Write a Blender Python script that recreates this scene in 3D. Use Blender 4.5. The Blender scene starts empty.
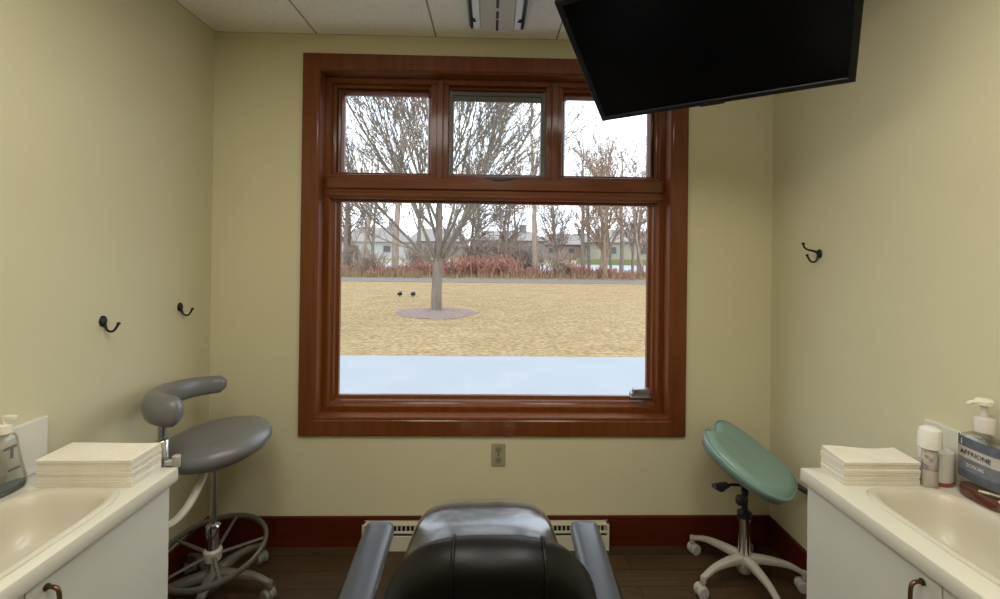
import bpy, bmesh, math, random
import numpy as np
from mathutils import Vector, Matrix, Quaternion

sc = bpy.context.scene
COL = sc.collection
PI = math.pi

# ------------------------------------------------------------------ camera
HC = 1.54
YAW, PITCH, ROLL = 0.0253, 0.0044, 0.0125
cam_d = bpy.data.cameras.new('camera')
cam = bpy.data.objects.new('camera', cam_d); COL.objects.link(cam)
_F = Vector((math.sin(YAW)*math.cos(PITCH), math.cos(YAW)*math.cos(PITCH), math.sin(PITCH)))
_R = Vector((math.cos(YAW), -math.sin(YAW), 0)); _U = _R.cross(_F)
_R2 = _R*math.cos(ROLL) + _U*math.sin(ROLL); _U2 = -_R*math.sin(ROLL) + _U*math.cos(ROLL)
_m = Matrix((( _R2.x, _U2.x, -_F.x, 0), (_R2.y, _U2.y, -_F.y, 0), (_R2.z, _U2.z, -_F.z, HC), (0, 0, 0, 1)))
cam.matrix_world = _m
cam_d.sensor_width = 36.0
cam_d.lens = 0.460*36.0
cam_d.shift_x = -0.0031
cam_d.shift_y = -0.0540
cam_d.clip_start = 0.02
cam_d.clip_end = 400
sc.camera = cam

# ------------------------------------------------------------------ view, world
sc.view_settings.view_transform = 'Standard'
sc.view_settings.look = 'None'
sc.view_settings.exposure = 0.0
sc.view_settings.gamma = 1.0
sc.view_settings.use_curve_mapping = False

SKY = 4.3
world = bpy.data.worlds.new('overcast'); sc.world = world
world.use_nodes = True
wn = world.node_tree; wn.nodes.clear()
wo = wn.nodes.new('ShaderNodeOutputWorld'); wb = wn.nodes.new('ShaderNodeBackground')
wt = wn.nodes.new('ShaderNodeTexCoord'); wnz = wn.nodes.new('ShaderNodeTexNoise'); wr = wn.nodes.new('ShaderNodeValToRGB')
wnz.inputs['Scale'].default_value = 3.5; wnz.inputs['Detail'].default_value = 4
wr.color_ramp.elements[0].position = .35; wr.color_ramp.elements[0].color = (.50, .60, .73, 1)
wr.color_ramp.elements[1].position = .62; wr.color_ramp.elements[1].color = (.60, .62, .64, 1)
wb.inputs['Strength'].default_value = SKY
wn.links.new(wt.outputs['Generated'], wnz.inputs['Vector']); wn.links.new(wnz.outputs['Fac'], wr.inputs['Fac'])
wn.links.new(wr.outputs['Color'], wb.inputs['Color']); wn.links.new(wb.outputs['Background'], wo.inputs['Surface'])
FILL_W = 18.5      # per fill light added above the counters; the two added behind are dimmer

# ------------------------------------------------------------------ helpers
def lin(r, g, b):
    f = lambda c: (c/255/12.92) if c/255 <= .04045 else ((c/255+.055)/1.055)**2.4
    return (f(r), f(g), f(b), 1)

def mat(name, col, rough=.5, metal=0, coat=0, spec=.5, noise=None, bump=None, stretch=None, trans=0, ior=1.45, emit=None, coat_rough=.1):
    """procedural principled material; noise=(scale, second colour, lo, hi); bump=(scale, strength)"""
    m = bpy.data.materials.new(name); m.use_nodes = True
    nt = m.node_tree; p = nt.nodes['Principled BSDF']
    c = tuple(col) if len(col) == 4 else (*col, 1)
    p.inputs['Base Color'].default_value = c
    p.inputs['Roughness'].default_value = rough; p.inputs['Metallic'].default_value = metal
    p.inputs['Coat Weight'].default_value = coat; p.inputs['Coat Roughness'].default_value = coat_rough
    p.inputs['Specular IOR Level'].default_value = spec
    p.inputs['Transmission Weight'].default_value = trans; p.inputs['IOR'].default_value = ior
    if emit:
        p.inputs['Emission Color'].default_value = (*emit[0], 1); p.inputs['Emission Strength'].default_value = emit[1]
    tc = nt.nodes.new('ShaderNodeTexCoord'); mp = nt.nodes.new('ShaderNodeMapping')
    nt.links.new(tc.outputs['Object'], mp.inputs['Vector'])
    if stretch: mp.inputs['Scale'].default_value = stretch
    if noise:
        n = nt.nodes.new('ShaderNodeTexNoise'); n.inputs['Scale'].default_value = noise[0]; n.inputs['Detail'].default_value = 6
        r = nt.nodes.new('ShaderNodeValToRGB')
        r.color_ramp.elements[0].position = noise[2] if len(noise) > 2 else .35
        r.color_ramp.elements[1].position = noise[3] if len(noise) > 3 else .65
        r.color_ramp.elements[0].color = c; c2 = noise[1]; r.color_ramp.elements[1].color = c2 if len(c2) == 4 else (*c2, 1)
        nt.links.new(mp.outputs['Vector'], n.inputs['Vector']); nt.links.new(n.outputs['Fac'], r.inputs['Fac'])
        nt.links.new(r.outputs['Color'], p.inputs['Base Color'])
    if bump:
        n2 = nt.nodes.new('ShaderNodeTexNoise'); n2.inputs['Scale'].default_value = bump[0]; n2.inputs['Detail'].default_value = 4
        b = nt.nodes.new('ShaderNodeBump'); b.inputs['Strength'].default_value = bump[1]; b.inputs['Distance'].default_value = .01
        nt.links.new(mp.outputs['Vector'], n2.inputs['Vector']); nt.links.new(n2.outputs['Fac'], b.inputs['Height'])
        nt.links.new(b.outputs['Normal'], p.inputs['Normal'])
    return m

def film(name, tint, gloss=.08, rough=.05, bump=None):
    """thin clear sheet: transparent with a glossy surface"""
    m = bpy.data.materials.new(name); m.use_nodes = True; nt = m.node_tree; nt.nodes.clear()
    o = nt.nodes.new('ShaderNodeOutputMaterial'); t = nt.nodes.new('ShaderNodeBsdfTransparent'); g = nt.nodes.new('ShaderNodeBsdfGlossy')
    mx = nt.nodes.new('ShaderNodeMixShader'); lw = nt.nodes.new('ShaderNodeLayerWeight'); mr = nt.nodes.new('ShaderNodeMapRange')
    t.inputs['Color'].default_value = (*tint, 1); g.inputs['Roughness'].default_value = rough
    lw.inputs['Blend'].default_value = .35
    mr.inputs['To Min'].default_value = gloss; mr.inputs['To Max'].default_value = min(1, gloss*4+(.2 if gloss > .01 else .02))
    nt.links.new(lw.outputs['Fresnel'], mr.inputs['Value']); nt.links.new(mr.outputs['Result'], mx.inputs['Fac'])
    nt.links.new(t.outputs['BSDF'], mx.inputs[1]); nt.links.new(g.outputs['BSDF'], mx.inputs[2]); nt.links.new(mx.outputs['Shader'], o.inputs['Surface'])
    if bump:
        n2 = nt.nodes.new('ShaderNodeTexNoise'); n2.inputs['Scale'].default_value = bump[0]; n2.inputs['Detail'].default_value = 3
        b = nt.nodes.new('ShaderNodeBump'); b.inputs['Strength'].default_value = bump[1]; b.inputs['Distance'].default_value = .02
        tc = nt.nodes.new('ShaderNodeTexCoord'); nt.links.new(tc.outputs['Object'], n2.inputs['Vector'])
        nt.links.new(n2.outputs['Fac'], b.inputs['Height']); nt.links.new(b.outputs['Normal'], g.inputs['Normal']); nt.links.new(b.outputs['Normal'], lw.inputs['Normal'])
    return m

def link(o, parent=None):
    COL.objects.link(o)
    if parent is not None: o.parent = parent
    return o

def smooth(me, ang=None):
    for p in me.polygons: p.use_smooth = True
    if ang is not None:
        try: me.set_sharp_from_angle(angle=ang)
        except Exception: pass

def obj(name, bm, m, parent=None, sm=True, ang=.6, bevel=0, loc=None, rot=None):
    bmesh.ops.recalc_face_normals(bm, faces=bm.faces)
    me = bpy.data.meshes.new(name); bm.to_mesh(me); bm.free()
    for mm in (m if isinstance(m, (list, tuple)) else [m]): me.materials.append(mm)
    if sm: smooth(me, ang)
    o = bpy.data.objects.new(name, me); link(o, parent)
    if loc: o.location = loc
    if rot: o.rotation_euler = rot
    if bevel:
        b = o.modifiers.new('bevel', 'BEVEL'); b.width = bevel; b.segments = 2; b.limit_method = 'ANGLE'; b.angle_limit = .6
    return o

def tag(o, label=None, cat=None, group=None, kind=None):
    if label: o['label'] = label
    if cat: o['category'] = cat
    if group: o['group'] = group
    if kind: o['kind'] = kind
    return o

def thing(name, label, cat, loc=(0, 0, 0), rz=0, group=None):
    o = bpy.data.objects.new(name, None); COL.objects.link(o)
    o.empty_display_size = .05
    o.location = loc; o.rotation_euler = (0, 0, rz)
    return tag(o, label, cat, group)

def B(): return bmesh.new()

def box(bm, x0, x1, y0, y1, z0, z1, M=None):
    v = [bm.verts.new((x, y, z)) for z in (z0, z1) for y in (y0, y1) for x in (x0, x1)]
    if M is not None:
        for q in v: q.co = M @ q.co
    for f in ((0, 1, 3, 2), (4, 6, 7, 5), (0, 4, 5, 1), (2, 3, 7, 6), (0, 2, 6, 4), (1, 5, 7, 3)): bm.faces.new([v[i] for i in f])
    return bm

def frames(pts, up=None):
    n = len(pts); T = []
    for i in range(n):
        t = pts[min(i+1, n-1)] - pts[max(i-1, 0)]
        T.append(t.normalized() if t.length > 1e-9 else Vector((0, 0, 1)))
    ref = Vector(up) if up else (Vector((0, 0, 1)) if abs(T[0].z) < .9 else Vector((1, 0, 0)))
    out = []
    a = (ref - T[0]*ref.dot(T[0])).normalized()
    for t in T:
        if up: a = Vector(up) - t*Vector(up).dot(t)
        else: a = a - t*a.dot(t)
        if a.length < 1e-6: a = t.orthogonal()
        a.normalize(); out.append((a.copy(), t.cross(a).normalized()))
    return out

def sweep(bm, pts, rad, n=12, up=None, ex=2.0, caps=True, closed=False):
    """tube along pts; rad = number / list of numbers / list of (r_along_up, r_side); ex = superellipse exponent"""
    pts = [Vector(p) for p in pts]
    if closed:
        m = len(pts); fr = []
        for i in range(m):
            t = (pts[(i+1) % m]-pts[i-1]).normalized(); a = Vector(up) - t*Vector(up).dot(t); a.normalize(); fr.append((a, t.cross(a)))
    else: fr = frames(pts, up)
    rings = []
    for i, p in enumerate(pts):
        r = rad[i] if isinstance(rad, list) else rad
        ra, rb = r if isinstance(r, (list, tuple)) else (r, r)
        a, b = fr[i]; ring = []
        for k in range(n):
            th = 2*PI*k/n; c, s = math.cos(th), math.sin(th)
            c = math.copysign(abs(c)**(2/ex), c); s = math.copysign(abs(s)**(2/ex), s)
            ring.append(bm.verts.new(p + a*(ra*c) + b*(rb*s)))
        rings.append(ring)
    N = len(rings)
    for i in range(N if closed else N-1):
        A, Bq = rings[i], rings[(i+1) % N]
        for k in range(n): bm.faces.new((A[k], A[(k+1) % n], Bq[(k+1) % n], Bq[k]))
    if caps and not closed:
        bm.faces.new(rings[0][::-1]); bm.faces.new(rings[-1])
    return bm

def catmull(pts, k=6):
    P = [Vector(p) for p in pts]; P = [P[0]*2-P[1]] + P + [P[-1]*2-P[-2]]; out = []
    for i in range(1, len(P)-2):
        for j in range(k):
            t = j/k; a, b, c, d = P[i-1], P[i], P[i+1], P[i+2]
            out.append(.5*((2*b)+(c-a)*t+(2*a-5*b+4*c-d)*t*t+(3*b-a-3*c+d)*t**3))
    out.append(P[-2]); return out

def lerp_list(vals, n):
    out = []
    for i in range(n):
        t = i/(n-1)*(len(vals)-1); j = min(int(t), len(vals)-2); f = t-j
        a, b = vals[j], vals[j+1]
        out.append(tuple(a[k]*(1-f)+b[k]*f for k in range(2)) if isinstance(a, tuple) else a*(1-f)+b*f)
    return out

def lathe(bm, prof, c=(0, 0, 0), n=32, sx=1, sy=1, ex=2.0, M=None):
    """prof: (radius, z) list"""
    rings = []
    for r, z in prof:
        if r < 1e-6:
            v = Vector((c[0], c[1], c[2]+z)); v = M @ v if M is not None else v
            rings.append([bm.verts.new(v)]); continue
        ring = []
        for k in range(n):
            th = 2*PI*k/n; cc, s = math.cos(th), math.sin(th)
            cc = math.copysign(abs(cc)**(2/ex), cc); s = math.copysign(abs(s)**(2/ex), s)
            v = Vector((c[0]+r*sx*cc, c[1]+r*sy*s, c[2]+z)); v = M @ v if M is not None else v
            ring.append(bm.verts.new(v))
        rings.append(ring)
    for A, Q in zip(rings, rings[1:]):
        if len(A) == 1 and len(Q) == 1: continue
        if len(A) == 1: [bm.faces.new((A[0], Q[(k+1) % n], Q[k])) for k in range(n)]
        elif len(Q) == 1: [bm.faces.new((A[k], A[(k+1) % n], Q[0])) for k in range(n)]
        else: [bm.faces.new((A[k], A[(k+1) % n], Q[(k+1) % n], Q[k])) for k in range(n)]
    if len(rings[0]) > 1: bm.faces.new(rings[0][::-1])
    if len(rings[-1]) > 1: bm.faces.new(rings[-1])
    return bm

def cyl(bm, p, q, r, n=20):
    return sweep(bm, [p, q], r, n)

def rectframe(bm, x0, x1, z0, z1, prof):
    """mitred rectangular frame in the xz plane; prof: closed polygon of (inset, y)"""
    loops = []
    for ins, y in prof:
        loops.append([bm.verts.new(c) for c in ((x0+ins, y, z0+ins), (x1-ins, y, z0+ins), (x1-ins, y, z1-ins), (x0+ins, y, z1-ins))])
    m = len(loops)
    for i in range(m):
        A, Q = loops[i], loops[(i+1) % m]
        for k in range(4): bm.faces.new((A[k], A[(k+1) % 4], Q[(k+1) % 4], Q[k]))
    return bm

def text_mesh(s, size, m, parent, loc, rot, name='lettering', ext=.0004):
    cu = bpy.data.curves.new(name, 'FONT'); cu.body = s; cu.size = size; cu.extrude = ext; cu.align_x = 'CENTER'; cu.align_y = 'CENTER'
    t = bpy.data.objects.new(name, cu); COL.objects.link(t)
    dg = bpy.context.evaluated_depsgraph_get(); me = bpy.data.meshes.new_from_object(t.evaluated_get(dg)); me.name = name
    bpy.data.objects.remove(t); me.materials.clear(); me.materials.append(m)
    o = bpy.data.objects.new(name, me); link(o, parent); o.location = loc; o.rotation_euler = rot
    return o

def struct(name, bm, m, **k):
    o = obj(name, bm, m, **k); o['kind'] = 'structure'; return o

# ------------------------------------------------------------------ materials
M_wall = mat('wall_paint', (.61, .56, .37), .75, spec=.2, noise=(2.5, (.59, .54, .355)), bump=(180, .06))
M_ceil = mat('ceiling_tile', (.88, .85, .76), .9, spec=.1, noise=(160, (.74, .71, .62), .40, .72), bump=(160, .35))
M_grid = mat('grid_tee', (.30, .28, .22), .6)
M_white = mat('white_laminate', (.62, .615, .53), .38, noise=(3, (.59, .585, .50)))
M_top = mat('cultured_marble', (.68, .655, .54), .25, coat=.3, noise=(4, (.645, .62, .505)))
M_basin = mat('basin_shaded', (.58, .535, .42), .35, coat=.15, noise=(3, (.56, .515, .40)))  # grey-beige, taken darker so the colour holds the basin's shade
M_chrome = mat('chrome', (.78, .78, .78), .12, 1)
M_dchrome = mat('satin_steel', (.42, .42, .42), .25, 1)
M_bronze = mat('dark_bronze', (.14, .075, .04), .35, .8)
M_black = mat('black_plastic', (.012, .012, .013), .35)
M_hook = mat('black_iron', (.010, .009, .008), .35, .3)
M_cream = mat('cream_plastic', (.50, .47, .38), .4)
M_vent = mat('register_enamel', (.55, .52, .40), .4)
M_grey = mat('grey_vinyl', (.15, .148, .14), .33, coat=.25, coat_rough=.3, bump=(260, .05))
M_teal = mat('teal_vinyl', (.20, .32, .275), .36, coat=.25, coat_rough=.3, bump=(260, .05))
M_leather = mat('black_leather', (.003, .0027, .0024), .42, spec=.3, coat=.03, coat_rough=.3, bump=(220, .06))
M_armv = mat('slate_vinyl', (.045, .05, .06), .34, coat=.3, coat_rough=.3)
M_cushion = mat('charcoal_vinyl', (.09, .09, .09), .4)
M_paper = mat('towel_paper', (.78, .73, .61), .85, spec=.1, noise=(14, (.73, .675, .55)), bump=(90, .2))
M_tv = mat('tv_black', (.006, .006, .006), .3)
M_tvs = mat('tv_screen', (.0025, .0025, .003), .25, spec=.12)
M_glass = film('window_glass', (.985, .99, .985), .004, .0)
M_film = film('clear_plastic_sleeve', (.93, .94, .95), .22, .22, bump=(3.2, .55))
M_clear = film('clear_bottle', (.90, .91, .90), .05, .05)
M_alu = mat('screen_frame_metal', (.075, .075, .06), .4, .5)
M_lock = mat('window_hardware', (.30, .30, .29), .35, .7)

def wood(name, a, b, axis, rough=.40, coat=.32):
    st = {'x': (1.2, 14, 14), 'z': (14, 14, 1.2), 'y': (14, 1.2, 14)}[axis]
    return mat(name, a, rough, coat=coat, spec=.25, coat_rough=.12, noise=(2.6, b, .3, .7), stretch=st)
WA, WB = (.155, .042, .006), (.11, .026, .004)
M_wx = wood('cherry_wood_horizontal', WA, WB, 'x'); M_wz = wood('cherry_wood_upright', WA, WB, 'z'); M_wy = wood('cherry_wood_lengthwise', WA, WB, 'y')
M_bx = wood('baseboard_wood', (.085, .012, .003), (.06, .008, .002), 'x', .45, .06); M_by = wood('baseboard_wood_side', (.085, .012, .003), (.06, .008, .002), 'y', .45, .06)

def floor_mat():
    m = bpy.data.materials.new('dark_plank_floor'); m.use_nodes = True; nt = m.node_tree; p = nt.nodes['Principled BSDF']
    tc = nt.nodes.new('ShaderNodeTexCoord'); br = nt.nodes.new('ShaderNodeTexBrick')
    br.inputs['Scale'].default_value = 1; br.inputs['Brick Width'].default_value = 1.1; br.inputs['Row Height'].default_value = .11
    br.inputs['Mortar Size'].default_value = .0025; br.offset = .37
    br.inputs['Color1'].default_value = (.085, .048, .020, 1); br.inputs['Color2'].default_value = (.055, .028, .014, 1); br.inputs['Mortar'].default_value = (.015, .008, .005, 1)
    mp = nt.nodes.new('ShaderNodeMapping'); mp.inputs['Scale'].default_value = (2, 26, 1)
    n = nt.nodes.new('ShaderNodeTexNoise'); n.inputs['Scale'].default_value = 2.2; n.inputs['Detail'].default_value = 7
    mx = nt.nodes.new('ShaderNodeMix'); mx.data_type = 'RGBA'; mx.blend_type = 'MULTIPLY'; mx.inputs['Factor'].default_value = .8
    rp = nt.nodes.new('ShaderNodeValToRGB'); rp.color_ramp.elements[0].position = .3; rp.color_ramp.elements[0].color = (.45, .42, .4, 1); rp.color_ramp.elements[1].position = .7
    nt.links.new(tc.outputs['Object'], br.inputs['Vector']); nt.links.new(tc.outputs['Object'], mp.inputs['Vector']); nt.links.new(mp.outputs['Vector'], n.inputs['Vector'])
    nt.links.new(n.outputs['Fac'], rp.inputs['Fac']); nt.links.new(br.outputs['Color'], mx.inputs['A']); nt.links.new(rp.outputs['Color'], mx.inputs['B'])
    nt.links.new(mx.outputs['Result'], p.inputs['Base Color']); p.inputs['Roughness'].default_value = .45
    return m
M_floor = floor_mat()

# ------------------------------------------------------------------ room
D, WL, WR, H, YB = 2.3895, -1.4306, 1.4784, 2.627, -2.3
T = .14
OX0, OX1, OZ0, OZ1 = -.905, .955, .645, 2.452     # rough opening
struct('floor', box(B(), WL-T, WR+T, YB-T, D+T, -.05, 0), M_floor, sm=False)
struct('wall_left', box(B(), WL-T, WL, YB-T, D+T, 0, H), M_wall, sm=False)
struct('wall_right', box(B(), WR, WR+T, YB-T, D+T, 0, H), M_wall, sm=False)
struct('wall_front', box(B(), WL, WR, YB-T, YB, 0, H), M_wall, sm=False)
b = B()
box(b, WL, OX0, D, D+T, 0, H); box(b, OX1, WR, D, D+T, 0, H); box(b, OX0, OX1, D, D+T, 0, OZ0); box(b, OX0, OX1, D, D+T, OZ1, H)
struct('wall_back', b, M_wall, sm=False)

# ceiling: lay-in tiles between slim tees
gx = [WL, -.912, -.301, .326, .937, WR]; gy = [D, 1.17, -.05, -1.27, YB]
b = B()
for i in range(5):
    for j in range(4):
        x0, x1, y1, y0 = gx[i]+.005, gx[i+1]-.005, gy[j]-.005, gy[j+1]+.005
        box(b, x0, x1, y0, y1, H, H+.02)
ceil = struct('ceiling', b, M_ceil, sm=False)
b = B()
for x in gx[1:-1]: box(b, x-.006, x+.006, YB, D, H+.002, H+.03)
for y in gy[1:-1]: box(b, WL, WR, y-.006, y+.006, H+.0025, H+.0295)
box(b, WL-T, WR+T, YB-T, D+T, H+.022, H+.06)
o = obj('ceiling_grid', b, M_grid, ceil, sm=False)

# baseboards
def baseb(name, prof_pts, m): struct(name, prof_pts, m, sm=False, bevel=.002)
b = B(); box(b, WL, -.635, D-.014, D, 0, .128); box(b, WL, -.635, D-.017, D, .128, .1526)
box(b, .62, WR, D-.014, D, 0, .128); box(b, .62, WR, D-.017, D, .128, .1526); box(b, -.635, .62, D-.012, D, .135, .1526)
baseb('baseboard_back', b, M_bx)
b = B(); box(b, WL, WL+.014, 1.60, D-.0175, 0, .128); box(b, WL, WL+.017, 1.60, D-.0175, .128, .1526); baseb('baseboard_left', b, M_by)
b = B(); box(b, WR-.014, WR, 1.60, D-.0175, 0, .128); box(b, WR-.017, WR, 1.60, D-.0175, .128, .1526); baseb('baseboard_right', b, M_by)

# ------------------------------------------------------------------ window
win = bpy.data.objects.new('window_1', None); COL.objects.link(win); win['kind'] = 'structure'
X0, X1, Z0, Z1 = -.973, 1.020, .569, 2.522
# casing (flat board, small back-band)
obj('casing', rectframe(B(), X0, X1, Z0, Z1, [(0, D), (0, D-.020), (.004, D-.022), (.074, D-.018), (.080, D-.014), (.080, D)]), M_wz, win, sm=False)
# jamb lining, a shallow reveal
obj('jamb', rectframe(B(), X0+.076, X1-.080, Z0+.084, Z1-.078, [(-.02, D-.013), (.004, D-.013), (.009, D-.008), (.012, D+.070), (-.02, D+.070)]), M_wz, win, sm=False)
# outer frame with steps
FX0, FX1, FZ0, FZ1 = X0+.088, X1-.092, Z0+.096, Z1-.090
obj('window_frame', rectframe(B(), FX0-.02, FX1+.02, FZ0-.02, FZ1+.02,
    [(0, D+.13), (0, D+.066), (.044, D+.066), (.048, D+.070), (.050, D+.096), (.056, D+.100), (.064, D+.104), (.070, D+.122), (.086, D+.126), (.086, D+.15), (0, D+.15)]), M_wz, win, sm=False)
GL, GR, GB, GT = -.812, .858, .740, 1.772
# transom between the big light and the three small ones
b = B()
for z0, z1, y in ((1.79, 1.92, .066), (1.775, 1.80, .10), (1.905, 1.935, .10)): box(b, FX0+.02, FX1-.02, D+y, D+.14, z0, z1)
obj('transom', b, M_wx, win, sm=False, bevel=.004)
b = B(); box(b, FX0+.01, FX1-.01, D+.050, D+.07, 1.842, 1.905); obj('transom_ledge', b, M_wx, win, sm=False, bevel=.006)
b = B(); box(b, FX0+.01, FX1-.01, D+.056, D+.07, 1.800, 1.826); obj('transom_bead', b, M_wx, win, sm=False, bevel=.005)
# mullions
for (m0, m1) in ((-.345, -.225), (.272, .385)):
    b = B(); box(b, m0+.012, m1-.012, D+.072, D+.14, 1.90, 2.42); box(b, m0, m1, D+.10, D+.14, 1.91, 2.41)
    c = (m0+m1)/2; box(b, c-.014, c+.020, D+.052, D+.08, 1.90, 2.42)
    obj('mullion', b, M_wz, win, sm=False, bevel=.004)
# upper light frames + panes
for k, (a, c) in enumerate(((-.812, -.345), (-.225, .272), (.385, .862))):
    nm = 'sash' if k == 1 else 'stop_frame'
    obj(nm, rectframe(B(), a-.006, c+.006, 1.910, 2.372, [(0, D+.135), (0, D+.104), (.006, D+.10), (.016, D+.118), (.018, D+.135)]), M_wz, win, sm=False)
    pz = B(); box(pz, a, c, D+.127, D+.131, 1.925, 2.366); obj('pane', pz, M_glass, win, sm=False)
sc_f = obj('screen_frame', rectframe(B(), -.236, .284, 1.902, 2.376, [(0, D+.112), (0, D+.086), (.020, D+.086), (.024, D+.09), (.024, D+.112)]), M_alu, win, sm=False)
b = B(); box(b, -.214, .262, D+.09, D+.10, 2.325, 2.352); obj('screen_rail', b, M_alu, win, sm=False)
b = B(); box(b, GL-.006, GR+.006, D+.128, D+.133, GB-.006, GT+.012); obj('pane', b, M_glass, win, sm=False)
# hardware
b = B(); box(b, -.035, .105, D+.052, D+.088, 1.898, 1.913); box(b, .0, .07, D+.040, D+.06, 1.893, 1.907)
sweep(b, [(.06, D+.045, 1.900), (.10, D+.040, 1.905), (.125, D+.045, 1.912)], .005, 8)
lt = obj('latch', b, M_black, win, bevel=.002); lt['label'] = 'dark metal latch under the middle upper sash'
b = B(); box(b, .765, .862, D+.075, D+.120, .742, .762); box(b, .775, .862, D+.070, D+.10, .764, .786); box(b, .760, .870, D+.068, D+.10, .7385, .744)
sweep(b, [(.770, D+.08, .775), (.765, D+.06, .785), (.80, D+.055, .787)], .005, 8)
lk = obj('sash_lock', b, M_lock, win, bevel=.002); lk['label'] = 'grey metal corner lock'

# ------------------------------------------------------------------ wall outlet
def outlet():
    t = thing('wall_outlet', 'small tan double socket plate on the wall below the window', 'outlet', (.05, D, .4665))
    b = B(); box(b, -.036, .036, -.006, 0, -.059, .059); obj('cover_plate', b, mat('tan_plate', (.33, .29, .19), .4), t, bevel=.003)
    for s in (-1, 1):
        b = B(); lathe(b, [(.0, 0), (.0165, 0), (.0165, .0025), (.0, .0025)], n=24, M=Matrix.Translation((0, -.0058, s*.026)) @ Matrix.Rotation(PI/2, 4, 'X'), ex=2.6)
        f = obj('socket', b, mat('socket_tan', (.25, .215, .14), .45), t)
        b = B(); box(b, -.008, -.0055, -.0092, -.008, s*.026-.002, s*.026+.008); box(b, .0055, .008, -.0092, -.008, s*.026-.002, s*.026+.007)
        cyl(b, (0, -.0092, s*.026-.009), (0, -.008, s*.026-.009), .0028, 10)
        obj('slot', b, M_black, f, sm=False)
    b = B(); cyl(b, (0, -.0078, 0), (0, -.005, 0), .0035, 12); obj('screw', b, M_dchrome, t)
outlet()

# baseboard register behind the chair
def register():
    t = thing('baseboard_register', 'long cream slatted baseboard register on the wall behind the chair', 'vent', (-.0075, D, 0))
    b = B(); w = .6275
    box(b, -w, w, -.050, -.0125, .126, .1345); box(b, -w, -w+.014, -.052, -.0, 0, .1345); box(b, w-.014, w, -.052, -.0, 0, .1345)
    box(b, -w, w, -.051, -.044, .088, .100); box(b, -w, w, -.051, -.044, .0, .076)
    obj('housing', b, M_vent, t, sm=False, bevel=.002)
    b = B(); box(b, -w+.014, w-.014, -.020, -.0125, .02, .126); obj('shade_backing', b, mat('slot_shade', (.03, .027, .02), .7), t, sm=False)  # dark sheet standing in for the shade inside the register slots
    for k in range(56):
        x = -w+.022*(k+1); b = B(); box(b, x-.003, x+.003, -.048, -.030, .100, .126); obj('fin', b, M_vent, t, sm=False)
register()

# ------------------------------------------------------------------ wall hooks
def hook(loc, face, label, double=False):
    """face = +1 hook on the left wall pointing +x, -1 on the right wall"""
    t = thing('wall_hook', label, 'hook', loc, 0 if face > 0 else PI, 'black coat hooks on the side walls')
    b = B(); Mr = Matrix.Rotation(PI/2, 4, 'Y')
    lathe(b, [(0, 0), (.0165, 0), (.0165, .003), (.012, .008), (0, .010)], n=20, M=Mr, sx=1.25); obj('rosette', b, M_hook, t)
    b = B(); p = catmull([(.006, 0, -.002), (.010, 0, -.020), (.022, 0, -.036), (.040, 0, -.036), (.052, 0, -.020), (.058, 0, -.008)], 5)
    sweep(b, p, lerp_list([.0065, .0045, .004, .0045], len(p)), 10)
    e = p[-1]; lathe(b, [(0, -.006), (.005, -.004), (.007, 0), (.005, .004), (0, .006)], c=e, n=12)
    obj('prong', b, M_hook, t)
    if double:
        b = B(); p = catmull([(.006, 0, .004), (.030, 0, .012), (.058, 0, .018), (.072, 0, .030), (.076, 0, .044)], 5)
        sweep(b, p, lerp_list([.006, .004, .004], len(p)), 10)
        lathe(b, [(0, -.007), (.006, -.004), (.008, 0), (.006, .004), (0, .007)], c=p[-1], n=12); obj('prong', b, M_hook, t)
hook((WL, 1.735, 1.250), 1, 'black wall hook on the left wall, nearer the camera')
hook((WL, 2.155, 1.248), 1, 'black wall hook on the left wall, nearer the window corner')
hook((WR, 2.035, 1.530), -1, 'black double-prong hook on the right wall', True)

# ------------------------------------------------------------------ counters
def superell(a, bb, ex, th):
    c, s = math.cos(th), math.sin(th)
    r = 1/((abs(c)/a)**ex+(abs(s)/bb)**ex)**(1/ex)
    return r*c, r*s

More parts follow.
